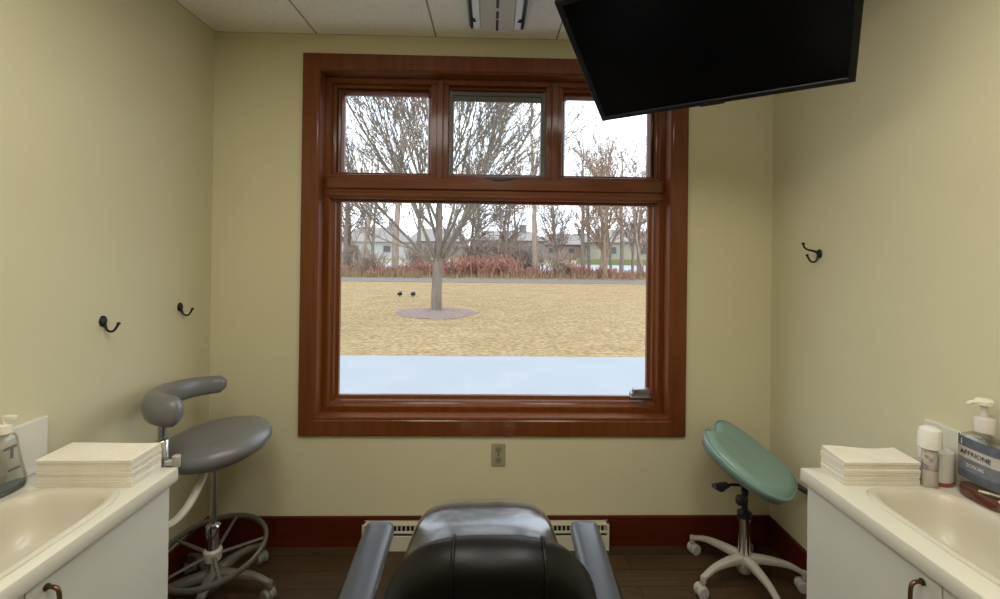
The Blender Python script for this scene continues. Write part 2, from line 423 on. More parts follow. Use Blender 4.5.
def counter(side):
    """side -1 left, +1 right"""
    left = side < 0
    wallx = WL if left else WR
    fx = -1.001 if left else 1.040
    ye, yn, zt = 1.513, .55, .82
    sx, sy = (-1.187 if left else 1.250), 1.120
    a, bb, ex = (.155 if left else .145), .255, 5.0
    word = 'left' if left else 'right'
    # --- worktop
    t = thing('countertop', 'cream vanity worktop on the %s with raised backsplash' % word, 'countertop', (0, 0, 0))
    x0, x1 = min(fx, wallx), max(fx, wallx)
    ths = sorted([2*PI*k/72 for k in range(72)] + [math.atan2(yy-sy, xx-sx) % (2*PI) for xx in (x0, x1) for yy in (yn, ye)])
    def rect(th, ins):
        c, s = math.cos(th), math.sin(th); best = 9
        if abs(c) > 1e-9: best = min(best, ((x1-ins if c > 0 else x0+ins)-sx)/c)
        if abs(s) > 1e-9: best = min(best, ((ye-ins if s > 0 else yn+ins)-sy)/s)
        return sx+best*c, sy+best*s
    b = B(); loops = []
    loops.append([(sx+superell(a, bb, ex, th)[0]*.93, sy+superell(a, bb, ex, th)[1]*.95, zt-.02) for th in ths])
    loops.append([(sx+superell(a, bb, ex, th)[0]*.93, sy+superell(a, bb, ex, th)[1]*.95, zt) for th in ths])
    for ins, z in ((.006, zt), (.0015, zt-.002), (0, zt-.007), (0, zt-.040), (.002, zt-.044), (.03, zt-.044)): loops.append([(*rect(th, ins), z) for th in ths])
    L = [[b.verts.new(p) for p in lp] for lp in loops]; n = len(ths)
    for A, Q in zip(L, L[1:]):
        for k in range(n): b.faces.new((A[k], A[(k+1) % n], Q[(k+1) % n], Q[k]))
    bmesh.ops.remove_doubles(b, verts=b.verts, dist=1e-5)
    obj('worktop', b, M_top, t)
    b = B(); w0, w1 = (WL, WL+.02) if left else (WR-.02, WR)
    box(b, w0, w1, yn, ye-.001, zt, .985); obj('backsplash', b, M_top, t, bevel=.003)
    # --- sink
    s = thing('sink', 'cream oval-cornered basin set in the %s worktop' % word, 'sink', (sx, sy, zt))
    b = B(); prof = [(1.0, .0005), (.996, .004), (.97, .0085), (.93, .009), (.89, .006), (.855, -.004), (.82, -.025), (.77, -.065), (.70, -.10), (.58, -.122), (.35, -.130), (.12, -.132)]
    rings = []
    for sc_, z in prof:
        off = (1-sc_)*.16; ring = []
        for k in range(72):
            x, y = superell(a-off if a-off > .012 else .012, bb-off*1.25, 3.0+2.0*max(0, (min(1, sc_)-.5)*2), 2*PI*k/72); ring.append(b.verts.new((x, y, z)))
        rings.append(ring)
    for A, Q in zip(rings, rings[1:]):
        for k in range(72): b.faces.new((A[k], A[(k+1) % 72], Q[(k+1) % 72], Q[k]))
    b.faces.new(rings[-1]); o = obj('basin', b, M_basin, s, ang=3)
    b = B(); lathe(b, [(0, 0), (.020, 0), (.022, .002), (.015, .004), (0, .001)], c=(0, 0, -.1318), n=24); obj('drain', b, M_chrome, s)
    # --- faucet on the wall side
    f = thing('faucet', 'chrome two-handle basin faucet at the %s sink' % word, 'faucet', (wallx-side*.044, 1.165, zt))
    b = B(); box(b, -.017, .017, -.075, .075, .001, .014); obj('deck_plate', b, M_chrome, f, bevel=.005)
    for q in (-1, 1):
        b = B(); lathe(b, [(.013, .012), (.012, .03), (.015, .034), (.016, .05), (.011, .056), (0, .057)], c=(0, q*.055, 0), n=20)
        sweep(b, [(0, q*.055, .046), (-side*.036, q*.115, .044)], [.005, .004], 8); obj('handle', b, M_chrome, f)
    b = B(); p = catmull([(0, 0, .012), (0, 0, .05), (-side*.02, 0, .078), (-side*.07, 0, .082), (-side*.10, 0, .070)], 5)
    sweep(b, p, lerp_list([.012, .010, .008], len(p)), 14); obj('spout', b, M_chrome, f)
    # --- cabinet
    cf = -1.0195 if left else 1.0565
    c = thing('cabinet', 'white vanity cabinet under the %s worktop' % word, 'cabinet', (0, 0, 0))
    x0, x1 = (WL+.001, cf-.02) if left else (cf+.02, WR-.001)
    b = B(); box(b, x0, x1, yn+.01, ye-.012, .09, zt-.155); box(b, x0, x1, yn+.01, yn+.03, zt-.155, zt-.0445); box(b, x0, x1, ye-.03, ye-.012, zt-.155, zt-.0445)
    fr = (x1-.02, x1) if left else (x0, x0+.02); box(b, fr[0], fr[1], yn+.03, ye-.03, zt-.155, zt-.0445)
    obj('body', b, M_white, c, sm=False)
    b = B(); kx = (x0, x1-.05) if left else (x0+.05, x1); box(b, kx[0], kx[1], yn+.02, ye-.03, 0, .0895); obj('toe_kick', b, M_black, c, sm=False)
    sm_ = 1.045
    dx = (cf-.0195, cf) if left else (cf, cf+.0195)
    for y0, y1 in ((yn+.012, sm_-.0015), (sm_+.0015, ye-.012)):
        b = B(); box(b, dx[0], dx[1], y0, y1, .10, zt-.048); d = obj('door', b, M_white, c, bevel=.0015, sm=False)
        if y0 > sm_: hy = (sm_+.048)
        else: hy = (sm_-.048)
        b = B(); ox = -side*.030
        p = catmull([(cf, hy, .742), (cf+ox*.7, hy, .741), (cf+ox, hy, .728), (cf+ox*1.05, hy, .685), (cf+ox, hy, .642), (cf+ox*.7, hy, .629), (cf, hy, .628)], 5)
        sweep(b, p, .0048, 10, up=(0, 1, 0))
        for z in (.742, .628): cyl(b, (cf, hy, z), (cf-side*.004, hy, z), .008, 14)
        obj('handle', b, M_bronze, d)
    return sx, sy
counter(-1); counter(1)

# ------------------------------------------------------------------ folded paper towels
def towel_mesh(w, d, th, rnd, wave=0):
    """one tri-folded sheet: serpentine section swept across the width"""
    b = B(); lay = 3; lt = th/lay; path = []
    for k in range(lay):
        z = lt*(k+.5); a, c = (0, d) if k % 2 == 0 else (d, 0)
        path += [(a+(c-a)*q, z) for q in (0.02, .25, .5, .75, .98)]
    nx = 8; t = lt*.40
    up, dn = [], []
    for i, (y, z) in enumerate(path):
        ty, tz = path[min(i+1, len(path)-1)][0]-path[max(i-1, 0)][0], path[min(i+1, len(path)-1)][1]-path[max(i-1, 0)][1]
        l = math.hypot(ty, tz) or 1; ny, nz = -tz/l, ty/l
        up.append((y+ny*t, z+nz*t)); dn.append((y-ny*t, z-nz*t))
    sec = up+dn[::-1]; rows = []
    for i in range(nx+1):
        x = w*i/nx; row = []
        for y, z in sec:
            dz = wave*(.5+.5*math.sin(x/w*5.0+1.2))*(y/d)*(z/th) if wave else 0
            row.append(b.verts.new((x, y, z+dz)))
        rows.append(row)
    m = len(sec)
    for A, Q in zip(rows, rows[1:]):
        for k in range(m): b.faces.new((A[k], A[(k+1) % m], Q[(k+1) % m], Q[k]))
    for r_ in (rows[0], rows[-1]):
        h = len(path)
        for k in range(h-1): b.faces.new((r_[k], r_[k+1], r_[m-2-k], r_[m-1-k]))
    return b
ORD = ['lowest', 'second from the bottom', 'third from the bottom', 'fourth from the bottom', 'fifth from the bottom', 'fourth from the top', 'third from the top', 'second from the top', 'topmost']
def stack(x0, y0, w, d, side, rz, seed, hh):
    rnd = random.Random(seed); n = 9; th = hh/n
    protos = {}
    for k in range(n):
        top = k == n-1
        if k in (0, 3, 6, n-1):
            bmx = towel_mesh(w, d, th, rnd, .010 if (top and side == 'right') else (.002 if top else 0))
            o = obj('paper_towel', bmx, M_paper, sm=True, ang=.5); protos[0] = o
        else:
            o = protos[0].copy(); COL.objects.link(o)
        j = .0016
        o.location = (x0+rnd.uniform(-j, j), y0+rnd.uniform(-j, j), .8205+k*th); o.rotation_euler = (0, 0, rz+rnd.uniform(-.006, .006))
        tag(o, 'folded white paper towel, %s of the stack on the %s worktop' % (ORD[k], side), 'paper towel', 'folded towels stacked on the %s worktop' % side)
stack(-1.325, 1.380, .276, .126, 'left', .0, 3, .080)
stack(1.094, 1.390, .238, .105, 'right', -.01, 5, .072)

# ------------------------------------------------------------------ bottles
def left_bottle():
    t = thing('soap_bottle', 'clear flared pump soap bottle on the left worktop by the backsplash', 'bottle', (-1.383, 1.352, .82))
    prof = [(.0, .001), (.056, .001), (.060, .006), (.059, .030), (.048, .07), (.038, .12), (.034, .150), (.028, .162), (.015, .168), (.014, .178)]
    lathe_b = lathe(B(), prof, n=36, sx=.42, sy=1.0, ex=2.3); obj('bottle_shell', lathe_b, film('smoky_clear', (.90, .90, .88), .06, .08), t)
    b = lathe(B(), [(0, .003), (.053, .003), (.0565, .008), (.0565, .018), (0, .018)], n=36, sx=.40, sy=.99, ex=2.3)
    lq = obj('liquid', b, mat('blue_grey_soap', (.10, .135, .15), .25, coat=.5), t); lq['label'] = 'blue-grey liquid in the foot of the bottle'
    b = lathe(B(), [(0, .172), (.017, .172), (.017, .195), (.006, .197), (.006, .215), (0, .215)], n=20)
    box(b, -.004, .030, -.006, .006, .212, .222); obj('pump', b, M_paper, t, bevel=.001)
    md = mat('print_grey', (.12, .12, .11), .6)
    b = B(); box(b, .0185, .0200, -.020, .014, .128, .136); box(b, .0185, .0205, -.002, .005, .100, .129); obj('printing', b, md, t, sm=False)
    b = B(); box(b, .0235, .0250, -.012, .020, .066, .072); obj('printing', b, md, t, sm=False)
left_bottle()

def pump_jug():
    t = thing('sanitizer_bottle', 'clear pump bottle with blue banded label on the right worktop', 'bottle', (1.430, 1.296, .82))
    prof = [(0, .001), (.057, .001), (.061, .006), (.061, .165), (.055, .182), (.035, .194), (.016, .199), (.016, .212)]
    obj('bottle_shell', lathe(B(), prof, n=40, sx=.42, sy=1.0, ex=3.2), M_clear, t)
    lq = obj('liquid', lathe(B(), [(0, .003), (.055, .003), (.0585, .008), (.0585, .034), (0, .034)], n=40, sx=.41, sy=.99, ex=3.2), mat('red_brown_soap', (.22, .055, .035), .25, coat=.4), t)
    lq['label'] = 'red-brown liquid in the foot of the bottle'
    def band(z0, z1, col, nm):
        b = B(); cols = []
        for k in range(41):
            th = PI-1.45+2.9*k/40; x, y = superell(.0262, .0625, 3.2, th); cols.append((b.verts.new((x, y, z0)), b.verts.new((x, y, z1)), b.verts.new((x*.97, y*.985, z1)), b.verts.new((x*.97, y*.985, z0))))
        for A, Q in zip(cols, cols[1:]):
            for k in range(4): b.faces.new((A[k], A[(k+1) % 4], Q[(k+1) % 4], Q[k]))
        return obj(nm, b, mat(nm+'_ink', col, .5, noise=(60, tuple(c*.8 for c in col))), t)
    band(.150, .178, (.11, .12, .15), 'label_band'); lb = band(.118, .150, (.50, .48, .44), 'label'); band(.058, .082, (.09, .10, .125), 'label_band'); band(.082, .118, (.17, .18, .205), 'label_panel')
    ink = mat('label_ink', (.015, .015, .02), .5); pale = mat('label_pale', (.55, .55, .55), .5)
    text_mesh('AFFRIONE', .0185, ink, t, (-.0266, 0, .134), (PI/2, 0, -PI/2))
    text_mesh('I', .022, pale, t, (-.0266, .038, .163), (PI/2, 0, -PI/2))
    text_mesh('SOSO8S', .014, pale, t, (-.0266, 0, .100), (PI/2, 0, -PI/2))
    pm = mat('pump_plastic', (.62, .56, .50), .35)
    b = lathe(B(), [(0, .206), (.024, .206), (.024, .240), (.021, .246), (.008, .248), (.008, .284), (0, .284)], n=24); obj('pump_collar', b, pm, t)
    b = lathe(B(), [(0, .280), (.010, .280), (.020, .284), (.021, .294), (.016, .300), (0, .301)], n=24); sweep(b, [(0, 0, .290), (-.028, .012, .287), (-.034, .015, .281)], [.007, .0055, .005], 10); obj('pump_head', b, M_paper, t)
pump_jug()

def cup():
    t = thing('supply_cup', 'white open cup with red-brown foot by the right backsplash', 'cup', (1.411, 1.422, .82))
    b = lathe(B(), [(0, .012), (.042, .012), (.043, .018), (.044, .098), (.0425, .1005), (.041, .098), (.040, .02), (0, .02)], n=36); obj('cup_body', b, mat('cup_white', (.66, .63, .54), .3), t)
    b = lathe(B(), [(0, .0008), (.042, .0008), (.0435, .004), (.0435, .0125), (0, .0125)], n=36); obj('foot_ring', b, mat('red_foot', (.30, .07, .045), .4), t)
cup()
def ointment():
    t = thing('lotion_bottle', 'small bottle with white domed cap beside the towels on the right worktop', 'bottle', (1.335, 1.395, .8))
    t.location = (1.357, 1.385, .82)
    b = lathe(B(), [(0, .001), (.018, .001), (.020, .004), (.020, .112), (.019, .120), (.017, .124), (0, .124)], n=30); obj('bottle_body', b, mat('milky_plastic', (.58, .52, .44), .3, trans=.15), t)
    b = lathe(B(), [(0, .122), (.029, .122), (.030, .126), (.029, .165), (.026, .178), (.016, .185), (0, .187)], n=30); obj('cap', b, mat('cap_white', (.76, .74, .66), .35), t)
    b = B(); lathe(b, [(.0202, .055), (.0206, .056), (.0206, .100), (.0202, .101)], n=30); obj('bottle_label', b, mat('label_dim', (.42, .37, .33), .5, noise=(60, (.22, .19, .18), .5, .6)), t)
ointment()

# ------------------------------------------------------------------ stool parts
M_base = mat('nylon_base', (.40, .37, .30), .38)
M_caster = mat('caster_plastic', (.42, .40, .35), .4)
def star_base(t, R, ang0, cas_r=.026, hub_z=.115, tip_z=.092, mbase=None, mcas=None):
    mbase = mbase or M_base
    b = lathe(B(), [(0, .045), (.024, .045), (.030, .05), (.040, .085), (.044, .105), (.036, hub_z+.008), (.030, hub_z+.014), (0, hub_z+.014)], n=28); obj('hub', b, mbase, t)
    for k in range(5):
        th = ang0+2*PI*k/5; d = Vector((math.cos(th), math.sin(th), 0))
        b = B(); p = catmull([d*.03+Vector((0, 0, hub_z-.004)), d*(R*.35)+Vector((0, 0, hub_z-.001)), d*(R*.7)+Vector((0, 0, hub_z-.008)), d*(R*.97)+Vector((0, 0, tip_z-.012))], 5)
        sweep(b, p, lerp_list([(.020, .024), (.017, .020), (.012, .015), (.009, .013)], len(p)), 14, up=(0, 0, 1), ex=3.2)
        q = d*R*.97; lathe(b, [(0, .056), (.010, .056), (.0125, .062), (.0125, tip_z-.006), (.010, tip_z-.001), (0, tip_z)], c=(q.x, q.y, 0), n=14)
        lg = obj('leg', b, mbase, t)
        # caster: two wheels and a hood
        th2 = th+1.1+k*1.7; a = Vector((math.cos(th2), math.sin(th2), 0)); off = Vector((-a.y, a.x, 0))*.010
        b = B()
        for s in (-1, 1):
            c = q+off+a*(s*.014)+Vector((0, 0, cas_r)); sweep(b, [c-a*.010, c-a*.007, c+a*.007, c+a*.010], [cas_r*.86, cas_r, cas_r, cas_r*.86], 20)
        c = q+off*.5+Vector((0, 0, cas_r)); sweep(b, [c-a*.004, c+a*.004], cas_r*.95, 16)
        cyl(b, (q.x, q.y, cas_r+.004), (q.x, q.y, .062), .006, 8)
        obj('caster', b, mcas or M_caster, lg)

# ------------------------------------------------------------------ left stool (round grey seat, body support, foot ring)
def assistant_stool():
    t = thing('assistant_stool', 'grey round-seat stool with curved body support arm in the left corner', 'stool', (-1.19, 2.03, 0))
    star_base(t, .26, math.radians(-3), mbase=mat('stool_base_shaded', (.13, .115, .085), .4), mcas=mat('caster_shaded', (.16, .15, .12), .45))  # base and casters coloured darker to carry the dim corner's shade
    b = lathe(B(), [(0, .12), (.026, .12), (.026, .29), (.029, .292), (.029, .32), (.022, .325), (0, .325)], n=24); obj('column_sleeve', b, M_chrome, t)
    b = lathe(B(), [(0, .32), (.013, .32), (.013, .615), (0, .615)], n=20); obj('gas_lift', b, M_dchrome, t)
    # foot ring
    b = B(); pts = [(.205*math.cos(2*PI*k/48), .205*math.sin(2*PI*k/48), .215+.030*math.sin(2*PI*k/48)) for k in range(48)]
    sweep(b, pts, (.013, .010), 10, up=(0, 0, 1), closed=True); fr = obj('foot_ring', b, mat('ring_steel_shaded', (.11, .10, .075), .35, .3), t)  # ring and spoke colours also darkened for the low light here
    ring_m = mat('spokes_shaded', (.10, .09, .07), .4); b = lathe(B(), [(0, .175), (.034, .175), (.036, .18), (.036, .215), (.030, .222), (0, .222)], n=22); obj('ring_clamp', b, M_base, fr)
    for k in range(5):
        th = math.radians(20)+2*PI*k/5; b = B(); sweep(b, [(.033*math.cos(th), .033*math.sin(th), .198), (.200*math.cos(th), .200*math.sin(th), .215+.029*math.sin(th))], [(.006, .009), (.005, .007)], 8, up=(0, 0, 1)); obj('spoke', b, ring_m, fr)
    # seat
    b = lathe(B(), [(0, -.045), (.09, -.045), (.165, -.040), (.198, -.022), (.215, .004), (.215, .022), (.200, .044), (.165, .057), (.10, .062), (0, .058)], n=56, M=Matrix.Translation((.012, 0, .668)) @ Matrix.Rotation(-.085, 4, 'Y') @ Matrix.Rotation(.05, 4, 'X')); obj('seat', b, M_grey, t, ang=3)
    b = B(); box(b, -.07, .07, -.07, .07, .608, .628); obj('seat_plate', b, M_black, t, bevel=.003)
    b = B(); sweep(b, [(.02, .03, .615), (.08, .12, .61), (.11, .15, .605)], .005, 8); obj('lever', b, M_black, t)
    # support bracket and post
    o = Vector((-1.19, 2.03, 0))
    pp = [Vector(v)-o for v in ((-1.20, 2.00, .612), (-1.190, 1.93, .55), (-1.20, 1.86, .485), (-1.225, 1.80, .460), (-1.238, 1.785, .50), (-1.240, 1.78, .60))]
    b = B(); p = catmull(pp, 6); sweep(b, p, lerp_list([(.012, .018), (.011, .016), (.012, .014)], len(p)), 12, up=(0, -.2, 1) if False else None); obj('support_bracket', b, mat('bracket_cream', (.50, .47, .38), .35), t)
    q = Vector((-1.240, 1.78, 0))-o
    b = lathe(B(), [(0, .58), (.022, .58), (.023, .79), (.020, .795), (0, .795)], c=(q.x, q.y, 0), n=22); po = obj('post', b, M_chrome, t)
    b = lathe(B(), [(0, .80), (.014, .80), (.014, .90), (0, .90)], c=(q.x, q.y, 0), n=18); obj('post_rod', b, M_dchrome, po)
    b = B(); box(b, q.x+.015, q.x+.052, q.y-.012, q.y+.012, .70, .716); lathe(b, [(0, .690), (.012, .690), (.014, .694), (.014, .735), (0, .737)], c=(q.x+.055, q.y, 0), n=14); obj('height_knob', b, M_cream, t, bevel=.002)
    # padded arm
    arc = [Vector(v)-o for v in ((-1.160, 1.775, .905), (-1.205, 1.762, .908), (-1.268, 1.785, .914), (-1.320, 1.86, .914), (-1.345, 1.96, .907), (-1.328, 2.06, .902), (-1.285, 2.135, .895), (-1.228, 2.18, .890))]
    b = B(); p = catmull(arc, 6); n = len(p)
    rad = lerp_list([(.050, .036), (.058, .042), (.056, .042), (.052, .040), (.048, .036), (.044, .033), (.041, .031), (.038, .029)], n)
    rad[0] = (.022, .018); rad[1] = (.038, .030); rad[2] = (.047, .036); rad[-1] = (.018, .014); rad[-2] = (.029, .022)
    sweep(b, p, rad, 20, up=(0, 0, 1), ex=2.3); obj('arm_pad', b, M_grey, t, ang=3)
assistant_stool()

# ------------------------------------------------------------------ right stool (teal saddle seat)
def saddle_stool():
    t = thing('saddle_stool', 'teal saddle-seat stool on white star base in the right corner', 'stool', (1.195, 2.12, 0))
    star_base(t, .258, math.radians(57))
    b = lathe(B(), [(0, .12), (.027, .12), (.027, .300), (.022, .306), (0, .306)], n=24); obj('column_sleeve', b, M_chrome, t)
    b = lathe(B(), [(0, .30), (.030, .30), (.032, .306), (.032, .322), (.024, .328), (.014, .33), (.014, .44), (0, .44)], n=22); obj('gas_lift', b, M_black, t)
    L = Vector((.205, -.20, -.163)).normalized(); W = Vector((.269, .25, -.029)); W = (W-L*W.dot(L)).normalized(); N = L.cross(W)
    c = Vector((1.196, 2.09, .584))-Vector((1.195, 2.12, 0))
    Mx = Matrix.Translation(c) @ Matrix(((L.x, W.x, N.x, 0), (L.y, W.y, N.y, 0), (L.z, W.z, N.z, 0), (0, 0, 0, 1)))
    b = B(); nu, nv = 28, 48; hl, hw = .205, .200
    def top(x, y):   # x along, y across; saddle: raised sides, groove along the middle at the rear
        u, v = x/hl, y/hw
        z = .018*v*v*(.4+.6*u*u) + .010*u*u
        z -= .012*math.exp(-(v/.25)**2)*max(0, -u)**.8 if u < 0 else 0
        return z
    def outline(th):
        cc, s = math.cos(th), math.sin(th); x, y = superell(hl, hw, 2.9, th)
        # notch between two lobes at the upper end, narrower nose at the lower
        if cc < 0: x += .034*math.exp(-(y/.050)**2)
        y *= 1-.10*(x/hl if x > 0 else 0)
        return x, y
    rings = []
    for i in range(1, nu+1):
        t_ = i/nu; rings.append([])
        for k in range(nv):
            x, y = outline(2*PI*k/nv); x *= t_; y *= t_
            edge = -.030*max(0, (t_-.80)/.20)**2.2
            rings[-1].append(b.verts.new(Mx @ Vector((x, y, top(x, y)+edge+.02))))
    for sc_, dz in ((1.012, -.020), (1.01, -.036), (.985, -.052), (.93, -.062), (.80, -.066)):
        rings.append([])
        for k in range(nv):
            x, y = outline(2*PI*k/nv); rings[-1].append(b.verts.new(Mx @ Vector((x*sc_, y*sc_, top(x, y)+.02+dz))))
    for A, Q in zip(rings, rings[1:]):
        for k in range(nv): b.faces.new((A[k], A[(k+1) % nv], Q[(k+1) % nv], Q[k]))
    cv = b.verts.new(Mx @ Vector((0, 0, .02)))
    for k in range(nv): b.faces.new((cv, rings[0][k], rings[0][(k+1) % nv]))
    b.faces.new(rings[-1][::-1]); obj('seat', b, M_teal, t, ang=3)
    # shell under the seat
    b = B(); rr = []
    for sc_, dz in ((.97, -.040), (.95, -.058), (.80, -.075), (.3, -.080)):
        rr.append([b.verts.new(Mx @ Vector((outline(2*PI*k/nv)[0]*sc_, outline(2*PI*k/nv)[1]*sc_, .02+dz))) for k in range(nv)])
    for A, Q in zip(rr, rr[1:]):
        for k in range(nv): b.faces.new((A[k], A[(k+1) % nv], Q[(k+1) % nv], Q[k]))
    b.faces.new(rr[0]); b.faces.new(rr[-1][::-1]); obj('seat_shell', b, mat('shell_grey', (.16, .16, .155), .4), t)
    b = B(); box(b, -.07, .07, -.05, .05, -.090, -.058, Mx); obj('tilt_mechanism', b, M_black, t, bevel=.004)
    b = B(); sweep(b, [(-.01, -.02, .44), (.0, 0, .40)], .016, 12)
    sweep(b, [(-.02, -.04, .465), (-.10, -.08, .490), (-.145, -.10, .497)], [.007, .006, .006], 8)
    sweep(b, [(-.135, -.095, .497), (-.17, -.108, .492), (-.205, -.12, .505)], [(.012, .016), (.020, .020), (.010, .014)], 12, up=(0, 0, 1)); obj('tilt_lever', b, M_black, t)
    b = B(); sweep(b, [(-.005, -.03, .42), (-.05, -.07, .415)], .007, 8); lathe(b, [(0, -.020), (.015, -.018), (.021, -.006), (.021, .006), (.015, .018), (0, .020)], c=(-.062, -.075, .417), n=18); obj('knob', b, M_black, t)
    b = B(); sweep(b, [(.04, .0, .44), (.15, -.01, .475), (.235, -.03, .455), (.275, -.04, .43)], [(.008, .012), (.012, .018), (.014, .02), (.012, .018)], 12, up=(0, 0, 1)); obj('rear_lever', b, mat('lever_dark', (.035, .035, .035), .4), t)
saddle_stool()

# ------------------------------------------------------------------ dental chair
def dental_chair():
    t = thing('dental_chair', 'black reclining dental chair facing the window, plastic-sleeved leg rest', 'chair', (.0, 1.25, 0))
    oy = 1.25
    b = B(); box(b, -.27, .27, .85-oy, 1.75-oy, .001, .035); obj('base_plate', b, M_cushion, t, bevel=.015)
    b = B(); box(b, -.12, .12, 1.05-oy, 1.45-oy, .035, .42); obj('pedestal', b, M_cream, t, bevel=.03)
    b = B(); box(b, -.20, .20, .95-oy, 1.50-oy, .42, .47); obj('seat_pan', b, M_black, t, bevel=.015)
    # seat cushion
    def slab(pts, rads, nm, m, parent=t, ex=4, n=36):
        b = B(); p = catmull([(x, y-oy, z) for x, y, z in pts], 6); q = lerp_list(rads, len(p)); q[0] = (q[0][0]*.55, q[0][1]*.93); q[-1] = (q[-1][0]*.55, q[-1][1]*.90)
        sweep(b, p, q, n, up=(0, 0, 1), ex=ex); return obj(nm, b, m, parent, ang=3)
    slab([(-.005, .98, .53), (-.005, 1.15, .515), (-.008, 1.30, .53)], [(.055, .235), (.055, .245), (.055, .245)], 'seat', M_leather)
    lr_p = [(-.010, 1.31, .535), (-.012, 1.42, .558), (-.012, 1.53, .577), (-.012, 1.64, .557), (-.012, 1.80, .49), (-.012, 1.95, .42)]
    lr_r = [(.055, .245), (.058, .240), (.060, .225), (.058, .215), (.050, .21), (.045, .20)]
    lr = slab(lr_p, lr_r, 'leg_rest', M_cushion, ex=3.4)
    pc = slab([(x, y-.002, z) for x, y, z in lr_p], [(a+.007, c+.010) for a, c in lr_r], 'plastic_sleeve', M_film, lr, ex=3.2, n=48); pc['label'] = 'clear wrinkled plastic sleeve over the leg rest'
    b = B(); box(b, -.03, .03, 1.40-oy, 1.75-oy, .40, .47); obj('leg_rest_arm', b, M_black, t, bevel=.008)
    # back rest: a rounded pad reclined towards the camera
    A = math.radians(16)
    Mb = Matrix.Translation((.007, .93-oy, .70)) @ Matrix.Rotation(A, 4, 'X')
    b = B(); nv = 64; a, h = .224, .308; rings = []
    prof = [(.30, .050), (.60, .049), (.80, .046), (.90, .040), (.965, .028), (1.0, .010), (1.0, -.012), (.975, -.032), (.92, -.044), (.80, -.050), (.55, -.052), (.25, -.052)]
    for sc_, y in prof:
        ring = []
        for k in range(nv):
            x, z = superell(a, h, 2.6, 2*PI*k/nv)
            ring.append(b.verts.new(Mb @ Vector((x*sc_, y + .03*(x*sc_/a)**2, z*(1-(1-sc_)*.8)))))
        rings.append(ring)
    for P, Q in zip(rings, rings[1:]):
        for k in range(nv): b.faces.new((P[k], P[(k+1) % nv], Q[(k+1) % nv], Q[k]))
    b.faces.new(rings[0]); b.faces.new(rings[-1][::-1]); bk = obj('backrest', b, M_leather, t, ang=3)
    for sx_ in (-.070, .098):
        pts = []
        for k in range(13):
            ph = -1.2+2.4*k/12                         # from the rear face over the top edge
            zz = h*(1-(abs(sx_)/a)**2.6)**(1/2.6)
            y = -.052*math.cos((k/12)*PI)*-1
        # seam path: rear face, over the rim, front face
        zt = h*(1-(abs(sx_)/a)**2.6)**(1/2.6); f = .03*(sx_/a)**2
        pts = [(sx_, -.0535+f, zt-.20), (sx_, -.0515+f, zt-.07), (sx_, -.046+f, zt-.030), (sx_, -.033+f, zt-.008), (sx_, -.012+f, zt+.0015), (sx_, .010+f, zt+.0015), (sx_, .028+f, zt-.008), (sx_, .041+f, zt-.030), (sx_, .048+f, zt-.08)]
        b = B(); sweep(b, [Mb @ Vector(p) for p in catmull(pts, 4)], .0035, 8); obj('seam', b, M_leather, bk)
    for s in (-1, 1):
        b = B(); p = catmull([(s*.150, -.045, -.26), (s*.195, -.030, -.10), (s*.2165, -.015, .06), (s*.213, -.012, .150), (s*.205, -.008, .175)], 6)
        sweep(b, [Mb @ v for v in p], .0045, 10); obj('side_rail', b, M_chrome, bk)
    b = B(); box(b, -.07, .07, -.085, -.045, -.40, .05, Mb); obj('back_bracket', b, M_black, t, bevel=.01)
    # arm rests
    for s, cx in ((-1, -.306), (1, .276)):
        b = B(); p = catmull([(cx, 1.330-oy, .735), (cx-s*.003, 1.22-oy, .736), (cx-.008*s, 1.05-oy, .728), (cx-s*.012, .88-oy, .715), (cx-s*.014, .80-oy, .705)], 6); n = len(p)
        rad = lerp_list([(.026, .040), (.027, .040), (.027, .041), (.026, .040)], n); rad[0] = (.012, .032); rad[-1] = (.014, .032)
        sweep(b, p, rad, 22, up=(0, 0, 1), ex=3.2); ar = obj('armrest', b, M_armv, t, ang=3)
        b = B(); p = catmull([(cx+s*.016, 1.300-oy, .700), (cx+s*.022, 1.18-oy, .680), (cx+s*.026, 1.02-oy, .64), (cx+s*.022, .88-oy, .60)], 5)
        sweep(b, p, lerp_list([(.025, .030), (.045, .034), (.05, .034)], len(p)), 18, up=(0, 0, 1), ex=3); obj('arm_side', b, M_leather, ar, ang=3)
        b = B(); sweep(b, [(cx, 1.0-oy, .60), (cx, 1.02-oy, .50), (cx-s*.06, 1.05-oy, .455), (cx-s*.12, 1.05-oy, .447)], [(.02, .022)]*4, 12, up=(0, 1, 0)); obj('arm_post', b, M_black, ar)
dental_chair()

